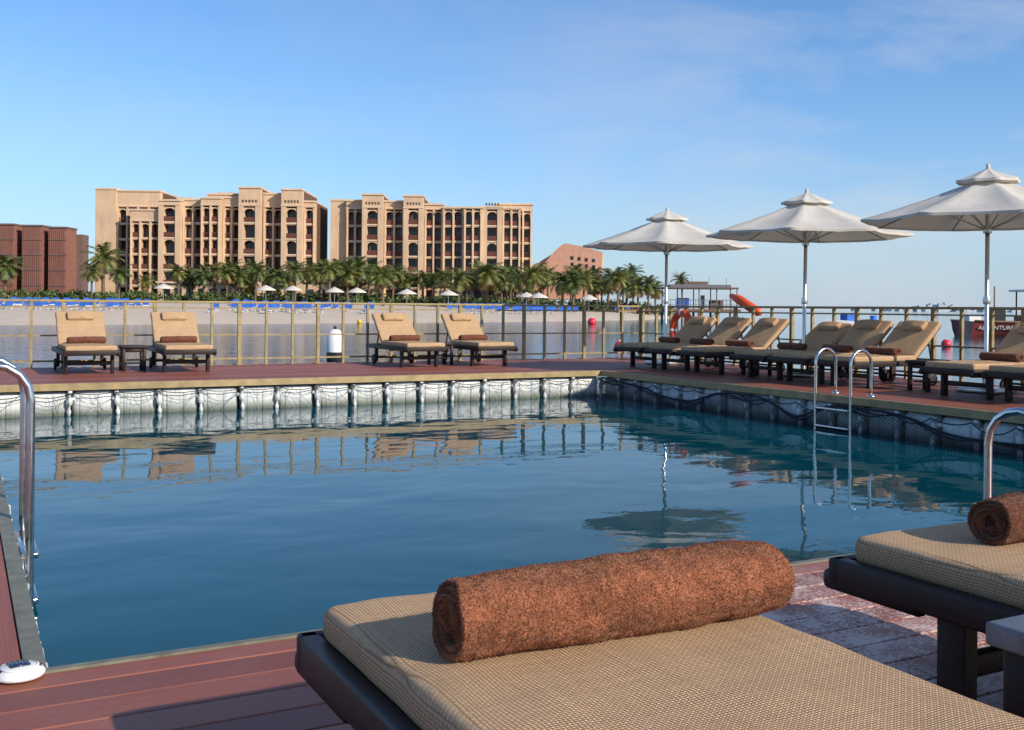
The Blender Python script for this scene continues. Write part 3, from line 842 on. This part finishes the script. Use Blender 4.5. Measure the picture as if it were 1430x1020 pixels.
# ---------------------------------------------------------------- beach furniture
m=MB()
def bed(a,d,rz):
    z=gz(a,d); T=Matrix.Translation(W(a,d,z))@Matrix.Rotation(YAW+rz,4,'Z')
    m.box(-.33,.33,-.95,.35,.30,.40,0,T)
    m.box(-.33,.33,0,.75,0,.08,0,T@Matrix.Translation((0,.352,.33))@Matrix.Rotation(R(55),4,'X'))
    for x in(-.30,.25):
        for y in(-.85,.25): m.box(x,x+.05,y,y+.05,0,.30,1,T)
    for x in(-.37,.335): m.box(x,x+.035,-.97,.4,.27,.33,1,T)
for row in range(4):
    a=-78.
    while a<22:
        d=shore(a)+22+row*6+random.uniform(-.6,.6)+(8 if a<-30 else 0)
        g=math.sin(a*.27+row*.3+1.1)
        if g>-.5 and random.random()<.88: bed(a,d,random.uniform(-.2,.2))
        a+=random.choice((.95,1.1,2.2))
m.obj('beach_sunbeds',[M_BLUE,M_WHITE])
def parasol(a,d):
    e=empty('beach_parasol',W(a,d,gz(a,d)),random.uniform(0,1)); m=MB()
    m.lathe([(.0,2.75),(.08,2.68),(.7,2.42),(1.35,2.08),(1.37,1.98)],8,0); m.obj('canopy',[M_CANVAS],e)
    m=MB(); m.lathe([(.035,0),(.035,2.68)],8,0)
    for k in range(8):
        q=2*math.pi*k/8; m.tube([(0,0,2.62),(1.3*math.cos(q),1.3*math.sin(q),2.03)],.015,4,0)
    m.obj('pole',[M_ALU],e)
for p in(228,371,409,467,498,568,626,735,752,822): 
    d=146+random.uniform(-8,6); a=(p-715)/1450*d
    if d<shore(a)+8: d=shore(a)+10
    parasol(a,d)
# jetty pavilion
e=empty('jetty_pavilion',W(17.5,112,WZ),YAW); m=MB()
m.box(-1,7.2,0,4,1.25,1.5,0); m.box(-6,-1,1,2.5,1.25,1.45,0)
for x in(-5.5,-3.2,-.8,.9,2.7,4.6,6.8):
    for y in(.2,3.6): 
        m.tube([(x,y if x>-1 else (1.2 if y<1 else 2.3),-1.0),(x,y if x>-1 else (1.2 if y<1 else 2.3),1.25)],.13,8,1)
        if x>-1: m.tube([(x,y,1.5),(x,y,3.7)],.06,6,1)
for x in(-.8,2.7): m.tube([(x,.2,-.8),(x+1.9,.2,1.2)],.06,6,1)
m.box(-1.2,6.9,-.3,4.3,3.7,3.85,1); m.box(-.4,6.2,.4,3.6,3.852,4.15,2); m.box(1.2,3.8,1,3,4.152,4.5,1)
m.box(-1,7.2,.02,.06,2.45,2.52,2); m.box(-1,7.2,.02,.06,1.95,1.99,2)
x=-1
while x<7.2: m.box(x,x+.05,.0,.05,1.5,2.5,2); x+=.55
m.box(.6,1.8,1.2,2.4,1.5,2.7,3); m.box(3.1,3.5,1.2,1.6,1.5,3.0,2); m.box(4.2,5.6,1.5,2.6,1.5,2.45,1)
for x in(2.2,4.1,6): m.tube([(x,2,3.8),(x,2,5.0)],.03,5,2)
m.obj('structure',[M_BWOOD,M_REDD,M_TABLE,M_BLUE],e)
# wooden tour boat (stern towards the beach side, bow out to sea)
e=empty('wooden_boat',W(26.9,62,WZ),YAW); m=MB()
L=13.0; n=14; secs=[]
for i in range(n+1):
    t=i/n; x=t*L; u=1-t; wd=1.62*min(1,(u*3.2)**.6+.03)*(1-.05*t); sh=.80+.65*t**4+.12*u**3; kl=-.35
    secs.append([(x,-wd,sh),(x,-wd*.86,.35),(x,-wd*.5,kl),(x,0,kl-.1),(x,wd*.5,kl),(x,wd*.86,.35),(x,wd,sh)])
vs=[p for s in secs for p in s]; fs=[(i*7+j,(i+1)*7+j,(i+1)*7+j+1,i*7+j+1) for i in range(n) for j in range(6)]
fs+= [(6,5,4,3,2,1,0)]; m.add(vs,fs,0,True); m.add(vs,[(i*7+6,(i+1)*7+6,(i+1)*7,i*7) for i in range(n)],1)
m.tube([(s[0][0],s[0][1]-.02,s[0][2]+.02) for s in secs],.06,6,3); m.tube([(s[6][0],s[6][1]+.02,s[6][2]+.02) for s in secs],.06,6,3)
m.obj('hull',[M_HULL,M_BWOOD,M_BLACK,M_BWOOD],e)
m=MB(); m.box(3.6,9.2,-1.1,1.1,.8,1.25,0)
for x in(3.7,5.4,7.3,9):
    for y in(-1,1): m.tube([(x,y,1.2),(x,y,2.7)],.05,6,0)
m.box(3.4,9.5,-1.35,1.35,2.7,2.82,1); m.tube([(1.9,0,.8),(1.9,0,3.0)],.05,6,0)
m.box(1.6,2.4,-.4,.4,.85,1.7,2); m.box(.2,.9,-.5,.5,.85,1.25,1)
m.obj('cabin',[M_BWOOD,M_WHITE,M_BLACK],e)
cu=bpy.data.curves.new('lettering','FONT'); cu.body='ADVENTURE 4'; cu.size=.36; cu.extrude=.01; cu.materials.append(M_WHITE)
t=bpy.data.objects.new('name_lettering',cu); COL.objects.link(t); t.parent=e; t.location=(.25,-1.50,.44); t.rotation_euler=(R(118),0,0)
# small motor boat by the beach
e=empty('motor_boat',W(23.5,78,WZ),YAW+.4); m=MB()
secs=[]
for i in range(9):
    t=i/8; x=t*4.6; wd=.9*min(1,(t*2.6)**.6); sh=.6+.25*(1-t)**2
    secs.append([(x,-wd,sh),(x,-wd*.7,0),(x,0,-.2),(x,wd*.7,0),(x,wd,sh)])
vs=[p for s in secs for p in s]; m.add(vs,[(i*5+j,(i+1)*5+j,(i+1)*5+j+1,i*5+j+1) for i in range(8) for j in range(4)]+[(40,41,42,43,44)],0,True)
m.add(vs,[(i*5+4,(i+1)*5+4,(i+1)*5,i*5) for i in range(8)],0); m.box(1.8,2.8,-.4,.4,.6,1.3,1); m.box(4.5,4.8,-.2,.2,.2,1.1,1)
m.obj('hull',[M_WHITE,M_BLUE],e)
# far skyline
m=MB(); T=Matrix.Translation(W(2600,6500,0))@Matrix.Rotation(YAW,4,'Z')
m.box(-1500,1600,200,260,-1,12,0,T)
for _ in range(50):
    x=random.gauss(60,200) if random.random()<.7 else random.uniform(-900,1300); h=random.uniform(14,34)*(1.5 if abs(x-60)<110 else .7); w=random.uniform(10,26)
    m.box(x-w,x+w,0+random.random()*50,60+random.random()*50,-1,h,0,T)
    m.box(x-w*.4,x+w*.4,10,40,h,h*1.15,0,T)
m.obj('distant_skyline',[M_HAZE])

# ---------------------------------------------------------------- light
EL=R(27.5); az=math.atan2(.40,-.917)
sd=Vector((math.sin(az)*math.cos(EL),math.cos(az)*math.cos(EL),math.sin(EL)))
sl=bpy.data.lights.new('sun','SUN'); sl.energy=5.0; sl.angle=R(.6); sl.color=(1,.89,.75)
so=bpy.data.objects.new('sun',sl); COL.objects.link(so); so.rotation_euler=sd.to_track_quat('Z','Y').to_euler(); so.location=(5,-5,30)
w=bpy.data.worlds.new('World'); scene.world=w; w.use_nodes=True; nt=w.node_tree; nt.nodes.clear()
N=nt.nodes.new; Lk=nt.links.new
out=N('ShaderNodeOutputWorld'); bg=N('ShaderNodeBackground'); bg.inputs[1].default_value=.135
sky=N('ShaderNodeTexSky'); sky.sky_type='NISHITA'; sky.sun_disc=False; sky.sun_elevation=EL; sky.sun_rotation=az
sky.air_density=1.0; sky.dust_density=.3; sky.ozone_density=3.5
tc=N('ShaderNodeTexCoord')
def vmix(fac,a,b,mode='MIX'):
    x=N('ShaderNodeMix'); x.data_type='RGBA'; x.blend_type=mode
    for i,q in((0,fac),(6,a),(7,b)):
        if isinstance(q,(int,float)): x.inputs[i].default_value=q
        elif isinstance(q,tuple): x.inputs[i].default_value=(*q,1)
        else: Lk(q,x.inputs[i])
    return x.outputs[2]
def vm(op,a,b=None):
    x=N('ShaderNodeMath'); x.operation=op
    for i,q in enumerate((a,b)):
        if q is None: continue
        if isinstance(q,(int,float)): x.inputs[i].default_value=q
        else: Lk(q,x.inputs[i])
    return x.outputs[0]
sx=N('ShaderNodeSeparateXYZ'); Lk(tc.outputs['Generated'],sx.inputs[0])
zz=vm('MAXIMUM',sx.outputs[2],0.0)
tint=vmix(1.0,sky.outputs[0],(.76,1.02,1.26),'MULTIPLY')
haze=vm('MULTIPLY',vm('POWER',vm('SUBTRACT',1.0,zz),11.0),.95)
c1=vmix(haze,tint,(3.75,4.45,5.35))
mp=N('ShaderNodeMapping'); mp.inputs['Scale'].default_value=(1.2,1.6,5.5); mp.inputs['Rotation'].default_value=(R(12),R(14),R(20))
Lk(tc.outputs['Generated'],mp.inputs[0])
nz=N('ShaderNodeTexNoise'); nz.inputs['Scale'].default_value=1.5; nz.inputs['Detail'].default_value=8; nz.inputs['Roughness'].default_value=.6; nz.inputs['Distortion'].default_value=.5
Lk(mp.outputs[0],nz.inputs['Vector'])
rp=N('ShaderNodeValToRGB'); rp.color_ramp.elements[0].position=.40; rp.color_ramp.elements[0].color=(0,0,0,1); rp.color_ramp.elements[1].position=.70; rp.color_ramp.elements[1].color=(1,1,1,1)
Lk(nz.outputs['Fac'],rp.inputs[0])
# clouds are denser towards the open sea side
side=vm('ADD',vm('MULTIPLY',sx.outputs[0],.8829),vm('MULTIPLY',sx.outputs[1],-.4695))
sm=N('ShaderNodeMapRange'); sm.interpolation_type='SMOOTHSTEP'; sm.inputs[1].default_value=-.1; sm.inputs[2].default_value=.45; sm.inputs[3].default_value=.16; sm.inputs[4].default_value=.80; Lk(side,sm.inputs[0])
c2=vmix(vm('MULTIPLY',rp.outputs[0],sm.outputs[0]),c1,(5.0,5.25,5.6))
Lk(c2,bg.inputs[0]); Lk(bg.outputs[0],out.inputs[0])

# ---------------------------------------------------------------- camera
cd=bpy.data.cameras.new('camera'); cd.sensor_width=36; cd.lens=36*1450/1430; cd.shift_y=-80/1430; cd.clip_start=.05; cd.clip_end=20000
co=bpy.data.objects.new('camera',cd); COL.objects.link(co)
co.matrix_world=Matrix.Translation(CAM)@Matrix.Rotation(YAW,4,'Z')@Matrix.Rotation(R(90),4,'X')@Matrix.Rotation(R(.5),4,'Z')
scene.camera=co
scene.view_settings.view_transform='Standard'; scene.view_settings.look='None'; scene.view_settings.exposure=0
